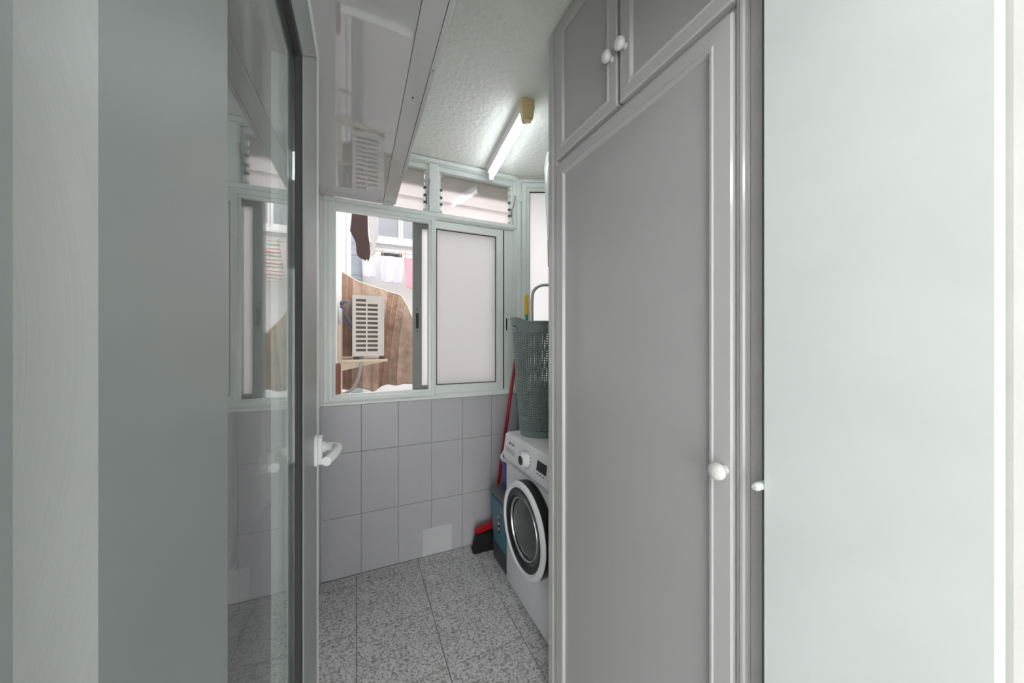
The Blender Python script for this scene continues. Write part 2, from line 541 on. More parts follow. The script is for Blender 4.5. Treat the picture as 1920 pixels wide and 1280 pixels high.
obj('shade', lathe(NB(), [(.19, -.031), (.185, -.06), (.13, -.09), (0, -.1)], (-0.5, -1.3, CZ - .001), 'Z'), 'fill_glow', kl, smooth=True)

# ------------------------------------------------------------------ far window: frame, sliding sashes, louvre transom
win = empty('window_1', (0.43, FY, 1.016), kind='structure')
WX0, WX1 = -0.176, 1.062
def wmp(u, v, d):                         # d towards the room
    return (u, FY - d, v)
# outer frame of the sliding part and cross bars
obj('frame', ringframe(NB(), WX0, WX1, 1.016, 2.222, [(0, -.09), (0, .004), (.006, .008), (.026, .008), (.030, -.002), (.034, -.002), (.034, -.09)], wmp, close=True), 'alu', win)
obj('sill_bead', bx(WX0, WX1, FY - .018, FY - .008, 1.016, 1.034, bev=.003), 'alu', win)
# mitred casing round the open half
obj('casing', ringframe(NB(), -0.150, 0.466, 1.040, 2.197, [(0, -.02), (0, .014), (.004, .018), (.024, .018), (.028, .010), (.041, .008), (.041, -.02)], wmp, close=True), 'alu', win)
# sash standing half open on the outer track (weathered grey)
sa = obj('sash', ringframe(NB(), 0.335, 0.957, 1.045, 2.190, [(0, -.075), (0, -.045), (.052, -.045), (.056, -.052), (.056, -.075)], wmp, close=True), 'alu_dark', win)
obj('pane', bx(0.39, 0.902, FY + .057, FY + .063, 1.10, 2.135), 'frosted', sa)
obj('pull_slot', bx(0.352, 0.370, FY + .0425, FY + .0452, 1.475, 1.575, bev=.002), 'rubber', sa)
for z in (1.455, 1.60):
    obj('screw', lathe(NB(), [(0, .0), (.004, .0), (.004, .003), (0, .003)], (0.361, FY + .045, z), 'Y', 10, -1), 'rubber', sa)
# sash in front, closed
sb = obj('sash', ringframe(NB(), 0.425, 0.955, 1.050, 2.186, [(0, -.04), (0, -.008), (.003, -.005), (.050, -.005), (.053, -.010), (.053, -.04)], wmp, close=True), 'alu', win)
obj('pane', bx(0.476, 0.903, FY + .018, FY + .024, 1.102, 2.134), 'frosted', sb)
obj('gasket', ringframe(NB(), 0.4775, 0.9025, 1.1025, 2.1335, [(0, -.017), (0, -.0115), (.006, -.0135), (.006, -.017)], wmp, close=True), 'rubber', sb)
obj('seal', bx(0.9555, 0.9615, FY + .006, FY + .03, 1.052, 2.184), 'rubber', win)
ja = obj('jamb', bx(0.962, 1.030, FY + .006, FY + .05, 1.050, 2.188, bev=.003), 'alu', win)
obj('latch_plate', bx(0.972, 0.993, FY + .0025, FY + .006, 1.435, 1.60, bev=.001), 'alu', ja)
obj('latch_slot', bx(0.974, 0.985, FY + .001, FY + .003, 1.47, 1.555, bev=.001), 'rubber', ja)
for z in (1.449, 1.587):
    obj('screw', lathe(NB(), [(0, 0), (.003, 0), (.003, .002), (0, .002)], (0.982, FY + .0025, z), 'Y', 8, -1), 'rubber', ja)
# transom
obj('transom_frame', ringframe(NB(), WX0, WX1, 2.200, 2.576, [(0, -.09), (0, .008), (.004, .014), (.022, .014), (.026, .004), (.032, .004), (.032, -.09)], wmp, close=True), 'alu', win)
obj('transom_top_rail', bx(WX0, WX1, FY - .022, FY - .014, 2.548, 2.577, bev=.003), 'alu', win)
obj('mullion', bx(0.427, 0.490, FY - .012, FY + .08, 2.232, 2.545, bev=.004), 'alu', win)
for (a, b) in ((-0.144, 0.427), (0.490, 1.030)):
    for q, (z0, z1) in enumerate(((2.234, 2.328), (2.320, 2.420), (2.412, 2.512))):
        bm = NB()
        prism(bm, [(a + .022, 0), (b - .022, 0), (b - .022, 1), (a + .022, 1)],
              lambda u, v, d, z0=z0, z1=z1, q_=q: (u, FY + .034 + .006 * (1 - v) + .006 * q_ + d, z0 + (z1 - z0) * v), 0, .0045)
        obj('louvre_slat', bm, 'louvre_shaded' if q == 2 else 'louvre_glass', win)
    obj('louvre_head', bx(a, b, FY + .01, FY + .06, 2.512, 2.545, bev=.003), 'alu', win)
    for e in (a, b):
        s = 1 if e == a else -1
        st = obj('louvre_rail', bx(min(e, e + s * .018), max(e, e + s * .018), FY + .015, FY + .06, 2.233, 2.512, bev=.002), 'alu', win)
        for z in (2.25, 2.30, 2.345, 2.395, 2.44, 2.49):
            obj('clip', bx(min(e + s * .012, e + s * .03), max(e + s * .012, e + s * .03), FY + .012, FY + .03, z - .008, z + .006, bev=.002), 'bin_grey' if int(z * 200) % 2 else 'cable', st)
    bm = tube(NB(), [(b - .012, FY + .01, 2.33), (b - .008, FY - .02, 2.355), (b - .004, FY - .035, 2.40), (b - .004, FY - .04, 2.425)], [.004, .005, .006, .008], 8)
    lv = obj('louvre_lever', bm, 'hose', win, smooth=True)
    tube_b = tube(NB(), [(b - .012, FY + .012, 2.34), (b - .014, FY + .0, 2.28)], .003, 6)
    obj('lever_rod', tube_b, 'bin_dark', win)

# narrow casement in the slanted corner
win2 = empty('window_2', tuple(slant(0.25, 1.02, 0)), kind='structure')
obj('frame', ringframe(NB(), 0.0, 0.50, 1.02, 2.56, [(0, -.06), (0, .006), (.018, .006), (.022, -.004), (.022, -.06)], slant, close=True), 'alu', win2)
obj('corner_post', prism(NB(), [(-.012, 1.016), (.006, 1.016), (.006, 2.575), (-.012, 2.575)], slant, -.05, .012), 'alu', win2)
s2 = obj('sash', ringframe(NB(), 0.024, 0.47, 1.045, 2.535, [(0, -.04), (0, .010), (.003, .013), (.030, .013), (.036, .004), (.056, .002), (.056, -.04)], slant, close=True), 'alu', win2)
obj('pane', prism(NB(), [(.078, 1.099), (.416, 1.099), (.416, 2.481), (.078, 2.481)], slant, -.022, -.016), 'frosted', s2)
obj('gasket', ringframe(NB(), 0.0805, 0.4135, 1.1015, 2.4785, [(0, -.0155), (0, -.008), (.004, -.012), (.004, -.0155)], slant, close=True), 'rubber', s2)
for z in (1.36, 1.87, 2.43):
    p = Vector(slant(0.019, z, 0.014))
    obj('hinge', lathe(NB(), [(0, -.035), (.0055, -.034), (.0055, -.001), (.0045, 0), (.0055, .001), (.0055, .034), (0, .035)], p, 'Z', 12), 'alu', win2, smooth=True)

tag(obj('ceiling_cable', tube(NB(), smooth_path([(1.03, 2.205, 2.569), (1.09, 2.20, 2.571), (1.16, 2.165, 2.567), (1.25, 2.12, 2.571), (1.40, 2.05, 2.57)]), .0045, 8), 'cable', smooth=True),
    'thin cream cable running along the ceiling above the corner casement', 'cable')

# rust-red plastic strip on the sill
rs = empty('plastic_strip', (-0.098, 2.212, 1.0815), 'rust-red plastic strip standing upright at the open end of the window', 'plastic strip')
bm = NB()
prism(bm, [(-0.113, 1.0815), (-0.086, 1.0835), (-0.088, 1.262), (-0.112, 1.260)], lambda u, v, d: (u, 2.2305 + d, v), 0, .024)
bmesh.ops.bevel(bm, geom=list(bm.edges), offset=.002, segments=2, affect='EDGES')
obj('channel', bm, 'rust_plastic', rs)
obj('edge_flange', bx(-0.0870, -0.0845, 2.226, 2.26, 1.0825, 1.255, bev=.001), 'rust_plastic', rs)

# ------------------------------------------------------------------ glazed door standing open on the left
ANG = R(0.9)
P0 = Vector((-0.0763, 0.828, 0))
DD = Vector((-math.sin(ANG), -math.cos(ANG), 0))     # from the free edge back to the hinges
DNV = Vector((math.cos(ANG), -math.sin(ANG), 0))     # towards the room
def leaf(s, z, d):
    p = P0 + DD * s + DNV * d
    return (p.x, p.y, z)
LL, LT = 0.69, 1.99
door = empty('door_1', leaf(LL, 0.0, -.03), kind='structure')
SW, RW = 0.172, 0.128
def leaf_box(s0, s1, z0, z1, d0, d1, bev=0.0):
    bm = prism(NB(), [(s0, z0), (s1, z0), (s1, z1), (s0, z1)], leaf, d0, d1)
    if bev: bmesh.ops.bevel(bm, geom=list(bm.edges), offset=bev, segments=2, affect='EDGES')
    return bm
def mitre(pts):
    bm = prism(NB(), pts, leaf, -.040, 0)
    bmesh.ops.bevel(bm, geom=list(bm.edges), offset=.0015, segments=1, affect='EDGES')
    return bm
obj('stile', mitre([(0, .01), (SW, .01 + RW), (SW, LT - RW), (0, LT)]), 'alu_door', door)
obj('stile', mitre([(LL, .01), (LL - SW, .01 + RW), (LL - SW, LT - RW), (LL, LT)]), 'alu_door', door)
obj('rail', mitre([(0, LT), (SW, LT - RW), (LL - SW, LT - RW), (LL, LT)]), 'alu_door', door)
obj('rail', mitre([(0, .01), (SW, .01 + RW), (LL - SW, .01 + RW), (LL, .01)]), 'alu_door', door)
obj('flange', ringframe(NB(), -.040, LL, -.030, LT + .040, [(0, -.02), (0, -.005), (.006, .0), (.0395, .0), (.0395, -.02)], leaf, close=True), 'alu', door)
obj('gasket', ringframe(NB(), SW, LL - SW, .01 + RW, LT - RW, [(-.001, -.0115), (-.001, -.0015), (.004, -.004), (.008, -.0105), (.008, -.0115)], leaf, close=True), 'rubber', door)
obj('glazing_bead', ringframe(NB(), SW, LL - SW, .01 + RW, LT - RW, [(.0005, -.040), (.0005, -.0185), (.022, -.0185), (.026, -.024), (.026, -.040)], leaf, close=True), 'alu', door)
obj('pane', leaf_box(SW + .004, LL - SW - .004, .014 + RW, LT - RW - .004, -.018, -.012), 'door_glass', door)
# lever handle
hd = empty('handle', (0, 0, 0))
HS, HZ = 0.030, 1.168
hd.parent = door
hd.location = Vector(leaf(HS, HZ, 0)) - wloc(door)
pl = NB()
prof = []
for k in range(20):
    a = 2 * math.pi * k / 20
    prof.append((HS + .014 * math.cos(a), HZ + (.021 if math.sin(a) > 0 else -.021) + .011 * math.sin(a)))
prism(pl, prof, leaf, .0002, .006)
obj('backplate', pl, 'white_plastic', hd, smooth=True)
pl = NB()
prism(pl, [(HS + (u - HS) * .9, HZ + (v - HZ) * .95) for u, v in prof], leaf, .0062, .0135)
bmesh.ops.bevel(pl, geom=[e for e in pl.edges], offset=.001, segments=1, affect='EDGES')
obj('cover', pl, 'white_plastic', hd, smooth=True)
lp = [leaf(HS, HZ + .006, .0136), leaf(HS, HZ + .006, .028), leaf(HS + .003, HZ + .006, .037), leaf(HS + .016, HZ + .006, .0425), leaf(HS + .04, HZ + .005, .041), leaf(HS + .07, HZ + .004, .034), leaf(HS + .09, HZ + .003, .028)]
obj('lever', tube(NB(), smooth_path(lp, 5), .0085, 14), 'white_plastic', hd, smooth=True)
obj('collar', tube(NB(), [leaf(HS, HZ + .006, .0137), leaf(HS, HZ + .006, .020)], .0112, 18), 'white_plastic', hd, smooth=True)

# ------------------------------------------------------------------ framed door builder (cupboards)
def framed_door(parent, mp, u0, u1, v0, v1, fw, knob, th=.020, pm='laminate'):
    d = obj('door', ringframe(NB(), u0, u1, v0, v1, [(0, .001), (0, th - .003), (.003, th), (fw - .012, th), (fw - .009, th + .0025), (fw - .003, th + .001), (fw, th - .007), (fw, .001)], mp, close=True), 'laminate_frame', parent, smooth=True)
    obj('panel', prism(NB(), [(u0 + fw - .002, v0 + fw - .002), (u1 - fw + .002, v0 + fw - .002), (u1 - fw + .002, v1 - fw + .002), (u0 + fw - .002, v1 - fw + .002)], mp, .002, th - .009), pm, d)
    if knob:
        ku, kv, r = knob
        o = Vector(mp(ku, kv, th))
        n = (Vector(mp(ku, kv, th + 1)) - o)
        rings = [(.5, 0), (.42, .3), (.5, .55), (.85, .85), (1, 1.25), (.92, 1.6), (.7, 1.85), (.35, 2.0), (0, 2.05)]
        bm = lathe(NB(), [(a * r, b * r) for a, b in rings], o, 'X', 20, 1 if n.x > 0 else -1)
        obj('knob', bm, 'porcelain', d, smooth=True)
    return d

# tall cupboard on the right
CX = 0.70
tc = empty('tall_cupboard', (1.0, 0.78, 0), 'tall glossy white cupboard with framed doors and round knobs beside the washing machine', 'cupboard')
obj('carcass', bx(CX, 1.40, 0.415, 1.149, 0.0, CZ - .008, bev=.003), 'laminate_frame', tc)
cm = lambda u, v, d: (CX - d, u, v)
obj('corner_trim', bx(CX - .020, CX - .0005, 1.118, 1.151, 0.003, CZ - .012, bev=.002), 'laminate_frame', tc)
obj('corner_trim', bx(CX - .016, CX - .0005, 1.1005, 1.1175, 0.003, CZ - .012, bev=.002), 'laminate_frame', tc)
obj('corner_trim', bx(CX - .016, CX - .0005, 0.4155, 0.4265, 0.003, CZ - .012, bev=.003), 'laminate_frame', tc)
obj('corner_trim', bx(CX - .010, CX - .0005, 0.427, 0.4355, 0.003, CZ - .012, bev=.002), 'laminate_frame', tc)
framed_door(tc, cm, 0.437, 1.096, 0.06, 2.048, .050, (0.452, 1.130, .0180))
framed_door(tc, cm, 0.768, 1.096, 2.068, 2.562, .045, (0.786, 2.215, .0175))
framed_door(tc, cm, 0.437, 0.756, 2.068, 2.562, .045, (0.732, 2.21, .0175))

# wall cupboard over the window, seen from below
UZ = 2.222
uc = empty('wall_cupboard', (0.0, 1.3, UZ), 'glossy white wall cupboard hung under the ceiling along the left wall', 'cupboard')
obj('carcass', bx(LX + .004, 0.205, 0.34, 2.214, UZ + .012, CZ - .008), 'laminate_frame', uc)
obj('base_board', bx(LX + .004, 0.146, 0.34, 2.214, UZ + .004, UZ + .0115, bev=.001), 'cupboard_base', uc)
obj('edge_strip', bx(0.1465, 0.206, 0.34, 2.215, UZ, UZ + .0115, bev=.001), 'laminate_frame', uc)
for (a, b, kn) in ((0.36, 1.05, 1.0), (1.06, 1.765, None)):
    framed_door(uc, lambda u, v, d: (0.206 + d, u, v), a, b, UZ - .002, CZ - .02, .04, None, th=.016)
fd = framed_door(uc, lambda u, v, d: (0.206 + d, u, v), 1.775, 2.195, UZ + .004, CZ - .02, .04, (2.10, 2.52, .012), th=.012)
for (x, y) in ((0.175, 1.20), (0.17, 2.15), (-0.15, 2.14), (0.12, 2.17)):
    obj('screw_cap', lathe(NB(), [(0, 0), (.004, 0), (.004, .0015), (0, .0015)], (x, y, UZ + (.0 if x > .146 else .004)), 'Z', 10, -1), 'bin_grey', uc)

# ------------------------------------------------------------------ fluorescent batten
LA, LB_ = Vector((0.765, 1.50, 0)), Vector((0.832, 2.175, 0))
ld = (LB_ - LA).normalized(); ln = Vector((ld.y, -ld.x, 0))
def lam(s, w, z):
    p = LA + ld * s + ln * w
    return (p.x, p.y, z)
LLn = (LB_ - LA).length
fl = empty('fluorescent_lamp', (0.80, 1.84, CZ), 'lit fluorescent tube on a white batten with one yellowed end cap, fixed to the ceiling', 'lamp')
bm = NB()
prism(bm, [(-.026, 2.530), (.026, 2.530), (.030, 2.576), (-.030, 2.576)], lambda u, v, d: lam(d, u, v), .02, LLn - .01)
obj('batten', bm, 'white_plastic', fl)
bm = NB()
prism(bm, [(-.024, 2.476), (.024, 2.476), (.033, 2.535), (.033, 2.576), (-.033, 2.576), (-.033, 2.535)], lambda u, v, d: lam(d, u, v), -.02, .019)
bmesh.ops.bevel(bm, geom=list(bm.edges), offset=.004, segments=2, affect='EDGES')
obj('end_cap', bm, 'yellow_cap', fl)
bm = NB()
prism(bm, [(-.014, 2.482), (.014, 2.482), (.018, 2.529), (-.018, 2.529)], lambda u, v, d: lam(d, u, v), LLn - .022, LLn - .008)
bmesh.ops.bevel(bm, geom=list(bm.edges), offset=.003, segments=2, affect='EDGES')
obj('tube_holder', bm, 'white_plastic', fl)
obj('collar', tube(NB(), [lam(.0195, 0, 2.500), lam(.045, 0, 2.500)], .0145, 16), 'tube_metal', fl, smooth=True)
obj('tube', tube(NB(), [lam(.0455, 0, 2.500), lam(LLn - .0225, 0, 2.500)], .0135, 16), 'tube', fl, smooth=True)

# ------------------------------------------------------------------ washing machine
WXF, WY0, WY1, WH = 0.79, 1.216, 1.816, 0.868
wm = empty('washing_machine', (1.08, 1.516, 0), 'white front-loading washing machine with black porthole ring under the laundry basket', 'washing machine')
obj('body', bx(WXF, 1.37, WY0, WY1, 0.012, 0.838, bev=.008, seg=3), 'enamel', wm, smooth=True)
obj('worktop', bx(WXF + .002, 1.375, WY0 - .001, WY1 + .001, 0.8385, WH, bev=.009, seg=3), 'enamel', wm, smooth=True)
for y in (WY0 + .06, WY1 - .06):
    obj('foot', lathe(NB(), [(0, 0), (.02, 0), (.018, .0118), (0, .0118)], (WXF + .06, y, 0.0), 'Z', 14), 'bin_dark', wm)
wmp2 = lambda u, v, d: (WXF - d, u, v)      # u = y, d out of the front
# sloping control panel
bm = NB()
prof = [(0.722, .002), (0.726, .014), (0.760, .017), (0.858, .003), (0.861, -.006), (0.722, -.006)]
prism(bm, [(v, d) for v, d in prof], lambda a, b, c: (WXF - b, c, a), WY0 + .002, WY1 - .002)
cp = obj('control_panel', bm, 'enamel_panel', wm)
bm = NB()
prism(bm, [(0.698, .0005), (0.7215, .0005), (0.7215, .011), (0.705, .009)], lambda a, b, c: (WXF - b, c, a), WY0 + .002, WY1 - .002)
obj('grey_band', bm, 'grey_strip', wm)
def pan(u, v, d):                            # point on the sloping panel face: v = height, d proud
    base = .017 + (v - .760) / (.858 - .760) * (.003 - .017)
    return (WXF - base - d, u, v)
dr = obj('detergent_drawer', prism(NB(), [(1.612, .764), (1.800, .764), (1.800, .850), (1.612, .850)], pan, .0002, .004), 'enamel_panel', wm)
obj('grip_recess', prism(NB(), [(1.660, .772), (1.775, .772), (1.780, .800), (1.655, .796)], pan, .0042, .0048), 'grey_strip', dr)
Mtx = Matrix.Translation(Vector(pan(1.695, .825, .0046))) @ Matrix(((0, 0, -1, 0), (-1, 0, 0, 0), (0, 1, 0, 0), (0, 0, 0, 1)))
text('logo', 'Balay', .020, Mtx, 'print', dr)
obj('logo_mark', prism(NB(), [(1.735 + .008 * math.cos(a * .7), .825 + .008 * math.sin(a * .7)) for a in range(9)], pan, .0042, .0048), 'print', dr)
KY, KZ = 1.538, 0.795
o = Vector(pan(KY, KZ, 0))
dial = obj('dial', lathe(NB(), [(.040, -.004), (.040, .010), (.036, .026), (.031, .030), (.022, .0305), (0, .0305)], o, 'X', 32, -1), 'enamel_panel', wm, smooth=True)
obj('dial_face', lathe(NB(), [(.0225, .0307), (.0225, .0322), (0, .0322)], o, 'X', 28, -1), 'gloss_black', dial)
for k in range(14):
    a = R(25 + 310 * k / 13 - 90 - 0)
    r0 = .050
    u, v = KY + r0 * 1.05 * math.sin(a + R(90)), KZ - 0 + r0 * .82 * math.cos(a + R(90)) * -1
    obj('programme_mark', prism(NB(), [(u - .008, v - .0012), (u + .008, v - .0012), (u + .008, v + .0012), (u - .008, v + .0012)], pan, .0003, .0007), 'print', cp)
obj('display', prism(NB(), [(1.335, .782), (1.425, .782), (1.425, .828), (1.335, .828)], pan, .0003, .001), 'gloss_black', wm)
for k in range(3):
    obj('display_mark', prism(NB(), [(1.345 + .028 * k, .767), (1.362 + .028 * k, .767), (1.362 + .028 * k, .771), (1.345 + .028 * k, .771)], pan, .0003, .0007), 'print', cp)
# porthole door
PY, PZ, PR = 1.492, 0.478, 0.222
po = Vector((WXF, PY, PZ))
pd = obj('porthole_door', lathe(NB(), [(PR * .99, .001), (PR * 1.0, .03), (PR * .985, .046), (PR * .90, .0475)], po, 'X', 56, -1), 'gloss_black', wm, smooth=True)
obj('white_ring', lathe(NB(), [(PR * .985, .0465), (PR * 1.0, .052), (PR * .97, .063), (PR * .90, .066), (PR * .855, .060), (PR * .85, .0478)], po, 'X', 56, -1), 'enamel', pd, smooth=True)
obj('black_ring', lathe(NB(), [(PR * .86, .050), (PR * .855, .0585), (PR * .80, .0605), (PR * .66, .052), (PR * .63, .044), (PR * .63, .040)], po, 'X', 56, -1), 'gloss_black', pd, smooth=True)
obj('glass', lathe(NB(), [(PR * .64, .036), (PR * .60, .045), (PR * .45, .053), (PR * .22, .057), (0, .058)], po, 'X', 48, -1), 'drum_glass', pd, smooth=True)
obj('bezel', lathe(NB(), [(PR * .655, .0515), (PR * .65, .054), (PR * .625, .052), (PR * .615, .046)], po, 'X', 48, -1), 'tube_metal', pd, smooth=True)
obj('filter_cover', prism(NB(), [(1.29 + .035 * math.cos(k * .4), .135 + .035 * math.sin(k * .4)) for k in range(16)], wmp2, .0002, .0012), 'enamel', wm)

# ------------------------------------------------------------------ laundry basket on the machine
BC = Vector((0.958, 1.700, WH + .001)); BH = 0.635
ax = Vector((math.cos(R(-24.5)), math.sin(R(-24.5)), 0)); ay = Vector((-ax.y, ax.x, 0))
NA, NR = 76, 46
def lobe(a):
    c = max(0, min(1, (abs(math.cos(a)) - .42) / .36))
    return c * c * (3 - 2 * c)
def bpt(a, t):
    f = lerp([(0, .116, .100), (.06, .124, .107), (.5, .146, .122), (.85, .158, .131), (1.0, .176, .142)], t)
    n = 2.6
    ca, sa = math.cos(a), math.sin(a)
    k = (abs(ca) ** n + abs(sa) ** n) ** (-1 / n)
    top = BH + .022 * lobe(a)
    p = BC + ax * (ca * k * f[0]) + ay * (sa * k * f[1])
    p.z += t * top
    return p
lb = empty('laundry_basket', tuple(BC), 'tall grey-green woven-look plastic laundry basket with handle holes standing on the washing machine', 'laundry basket')
bm = NB()
outer = [[bm.verts.new(bpt(2 * math.pi * i / NA, .03 + .95 * j / NR)) for i in range(NA)] for j in range(NR + 1)]
for j in range(NR):
    for i in range(NA):
        i2 = (i + 1) % NA
        q = [outer[j][i], outer[j][i2], outer[j + 1][i2], outer[j + 1][i]]
        a = 2 * math.pi * (i + .5) / NA
        cosd = abs(math.cos(a))
        if cosd > .76 and 42 <= j <= 43:
            continue                                   # hand hole
        if j < 1 or j > 41 or (cosd > .60 and j > 40):
            bm.faces.new(q)
            continue
        c = sum((v.co for v in q), Vector()) / 4
        off = (0.10 if i % 2 else -0.10)
        sh = (q[3].co - q[0].co) * off
        inn = [bm.verts.new(c + (v.co - c) * .50 + sh) for v in q]
        # knit relief: pieces lean outwards
        nrm = (q[1].co - q[0].co).cross(q[3].co - q[0].co).normalized() * .0016
        for v in inn: v.co += nrm
        for k in range(4):
            bm.faces.new((q[k], q[(k + 1) % 4], inn[(k + 1) % 4], inn[k]))
obj('wall', bm, 'basket', lb, solid=.0022)
bm = NB()
base = [bm.verts.new(bpt(2 * math.pi * i / 48, .03)) for i in range(48)]
b2 = [bm.verts.new(bpt(2 * math.pi * i / 48, .0)) for i in range(48)]
bm.faces.new(b2)
for i in range(48): bm.faces.new((base[i], base[(i + 1) % 48], b2[(i + 1) % 48], b2[i]))
obj('base', bm, 'basket', lb, solid=.0022)
rim = [bpt(2 * math.pi * i / 96, .985) for i in range(97)]
obj('rim', tube(NB(), rim, .0055, 10, caps=False), 'basket', lb, smooth=True)
for s in (0, math.pi):
    lip = []
    for k in range(25):
        t = 2 * math.pi * k / 24
        a = s + .72 * math.cos(t)
        lip.append(bpt(a, .03 + .95 * (43.0 + 1.25 * math.sin(t)) / NR))
    obj('grip_lip', tube(NB(), lip, .0055, 8, caps=False), 'basket', lb, smooth=True)

# ------------------------------------------------------------------ waste bin, bucket, broom, mop, tube frame
wbn = empty('waste_bin', (0.91, 1.957, 0), 'teal plastic waste bin with dark grey lid tucked behind the washing machine', 'bin')
def taper_box(x0, x1, y0, y1, z0, z1, ins, bev):
    bm = NB()
    box(bm, x0, x1, y0, y1, z0, z1)
    for v in bm.verts:
        if v.co.z < (z0 + z1) / 2:
            v.co.x += ins if v.co.x < (x0 + x1) / 2 else -ins
            v.co.y += ins * .6 if v.co.y < (y0 + y1) / 2 else -ins * .6
    bmesh.ops.bevel(bm, geom=list(bm.edges), offset=bev, segments=3, affect='EDGES')
    return bm
obj('body', taper_box(0.790, 1.030, 1.838, 2.078, 0.060, 0.420, .020, .012), 'bin_teal', wbn, smooth=True)
obj('base', taper_box(0.803, 1.017, 1.848, 2.068, 0.0, 0.125, .004, .008), 'bin_dark', wbn, smooth=True)
bm = NB()
box(bm, 0.780, 1.040, 1.828, 2.088, 0.4205, 0.463)
for v in bm.verts:
    if v.co.z > .45:
        v.co.x += .016 if v.co.x < .9 else -.016
        v.co.y += .016 if v.co.y < 1.95 else -.016
bmesh.ops.bevel(bm, geom=list(bm.edges), offset=.010, segments=3, affect='EDGES')
obj('lid', bm, 'bin_grey', wbn, smooth=True)
def binf(u, v, d):                         # left face of the body (x slanting with height)
    return (0.790 + .020 * (0.420 - v) / .36 - d, u, v)
st = obj('sticker', prism(NB(), [(1.934, .21), (1.962, .21), (1.962, .33), (1.934, .33)], binf, .0004, .001), 'gloss_black', wbn)
for z in (.225, .262, .302):
    obj('pictogram', prism(NB(), [(1.939, z), (1.957, z), (1.955, z + .012), (1.948, z + .022), (1.941, z + .012)], binf, .0011, .0015), 'white_print', st)

bk = empty('bucket', (0.945, 1.957, 0.464), 'cobalt blue bucket with white rim and handle standing on the waste bin lid', 'bucket')
bo = (0.945, 1.957, 0.4635)
obj('body', lathe(NB(), [(0, .002), (.094, .0), (.098, .004), (.116, .19), (.112, .19), (.094, .008), (0, .006)], bo, 'Z', 40), 'blue_plastic', bk, smooth=True)
obj('rim', lathe(NB(), [(.1145, .1905), (.122, .186), (.124, .200), (.118, .207), (.111, .205), (.1115, .1905)], bo, 'Z', 40), 'white_plastic', bk, smooth=True)
hp_ = []
for k in range(17):
    t = math.pi * k / 16
    hp_.append((0.945 - .122 * math.cos(t), 1.957 + .03 * math.sin(t), .662 + .075 * math.sin(t)))
obj('handle', tube(NB(), hp_, .0055, 8), 'white_plastic', bk, smooth=True)
obj('wringer', lathe(NB(), [(.110, .195), (.09, .17), (.05, .14), (0, .135)], bo, 'Z', 24), 'bin_dark', bk, smooth=True)

br = empty('broom', (0.79, 2.16, 0), 'red broom with black bristles leaning in the corner behind the waste bin', 'broom')
bm = NB()
box(bm, 0.700, 0.880, 2.128, 2.190, 0.0, 0.115)
for v in bm.verts:
    if v.co.z > .05:
        v.co.x += .022 if v.co.x < .8 else -.018
        v.co.y += .012 if v.co.y < 2.15 else -.012
    v.co.z += (v.co.x - .70) * .0 
bmesh.ops.subdivide_edges(bm, edges=list(bm.edges), cuts=4, use_grid_fill=True)
for v in bm.verts:
    if v.co.z < .002:
        v.co.x += random.uniform(-.004, .004); v.co.y += random.uniform(-.003, .003)
obj('bristles', bm, 'bristle', br)
bm = NB()
box(bm, 0.712, 0.872, 2.134, 2.184, 0.1155, 0.158)
bmesh.ops.bevel(bm, geom=list(bm.edges), offset=.014, segments=3, affect='EDGES')
for v in bm.verts: v.co.z += max(0, v.co.x - .77) * .22
obj('head', bm, 'red_plastic', br, smooth=True)
obj('socket', tube(NB(), [(0.838, 2.158, .150), (0.851, 2.157, .235)], [.020, .014], 14), 'red_plastic', br, smooth=True)
obj('pole', tube(NB(), [(0.849, 2.157, .222), (1.013, 2.150, 1.30)], .0115, 14), 'red_plastic', br, smooth=True)

mp_ = empty('mop', (1.065, 2.12, 0), 'green pole with yellow ridged grip standing behind the laundry basket', 'mop')
mx_, my_ = 1.072, 2.105
obj('pole', tube(NB(), [(mx_ - .015, my_, .12), (mx_, my_, 1.58)], .011, 12), 'green_plastic', mp_, smooth=True)
pr = []
z = 1.575
for k in range(5):
    pr += [(.0125, z), (.0155, z + .006), (.0155, z + .020), (.0125, z + .0255)]
    z += .027
pr = [(0, 1.574)] + pr + [(.011, z), (0, z + .004)]
obj('grip', lathe(NB(), pr, (mx_, my_, 0), 'Z', 16), 'yellow_plastic', mp_, smooth=True)
obj('head', lathe(NB(), [(0, 0), (.05, 0), (.045, .06), (.02, .12), (.0, .13)], (mx_ - .016, my_ + .03, 0.0), 'Z', 18), 'white_cloth', mp_, smooth=True)

tf = empty('tube_frame', (1.22, 2.03, 0), 'grey bent metal tube frame rising behind the laundry basket', 'metal frame')
pts = [(1.075, 2.035, 0.0), (1.075, 2.035, 0.9), (1.075, 2.035, 1.66)]
for k in range(1, 7):
    t = math.pi / 2 * k / 6
    pts.append((1.075 + .075 * (1 - math.cos(t)), 2.035 - .006 * k, 1.695 + .075 * math.sin(t)))
for k in range(0, 7):
    t = math.pi / 2 * k / 6
    pts.append((1.235 + .06 * math.sin(t), 1.99, 1.772 - .06 * (1 - math.cos(t))))
pts += [(1.295, 1.99, 0.9), (1.295, 1.99, 0.0)]
obj('tube', tube(NB(), pts, .0105, 12), 'tube_metal', tf, smooth=True)
for z in (.45, .95):
    obj('cross_bar', tube(NB(), [(1.084, 2.034, z), (1.286, 1.991, z)], .008, 10), 'tube_metal', tf, smooth=True)

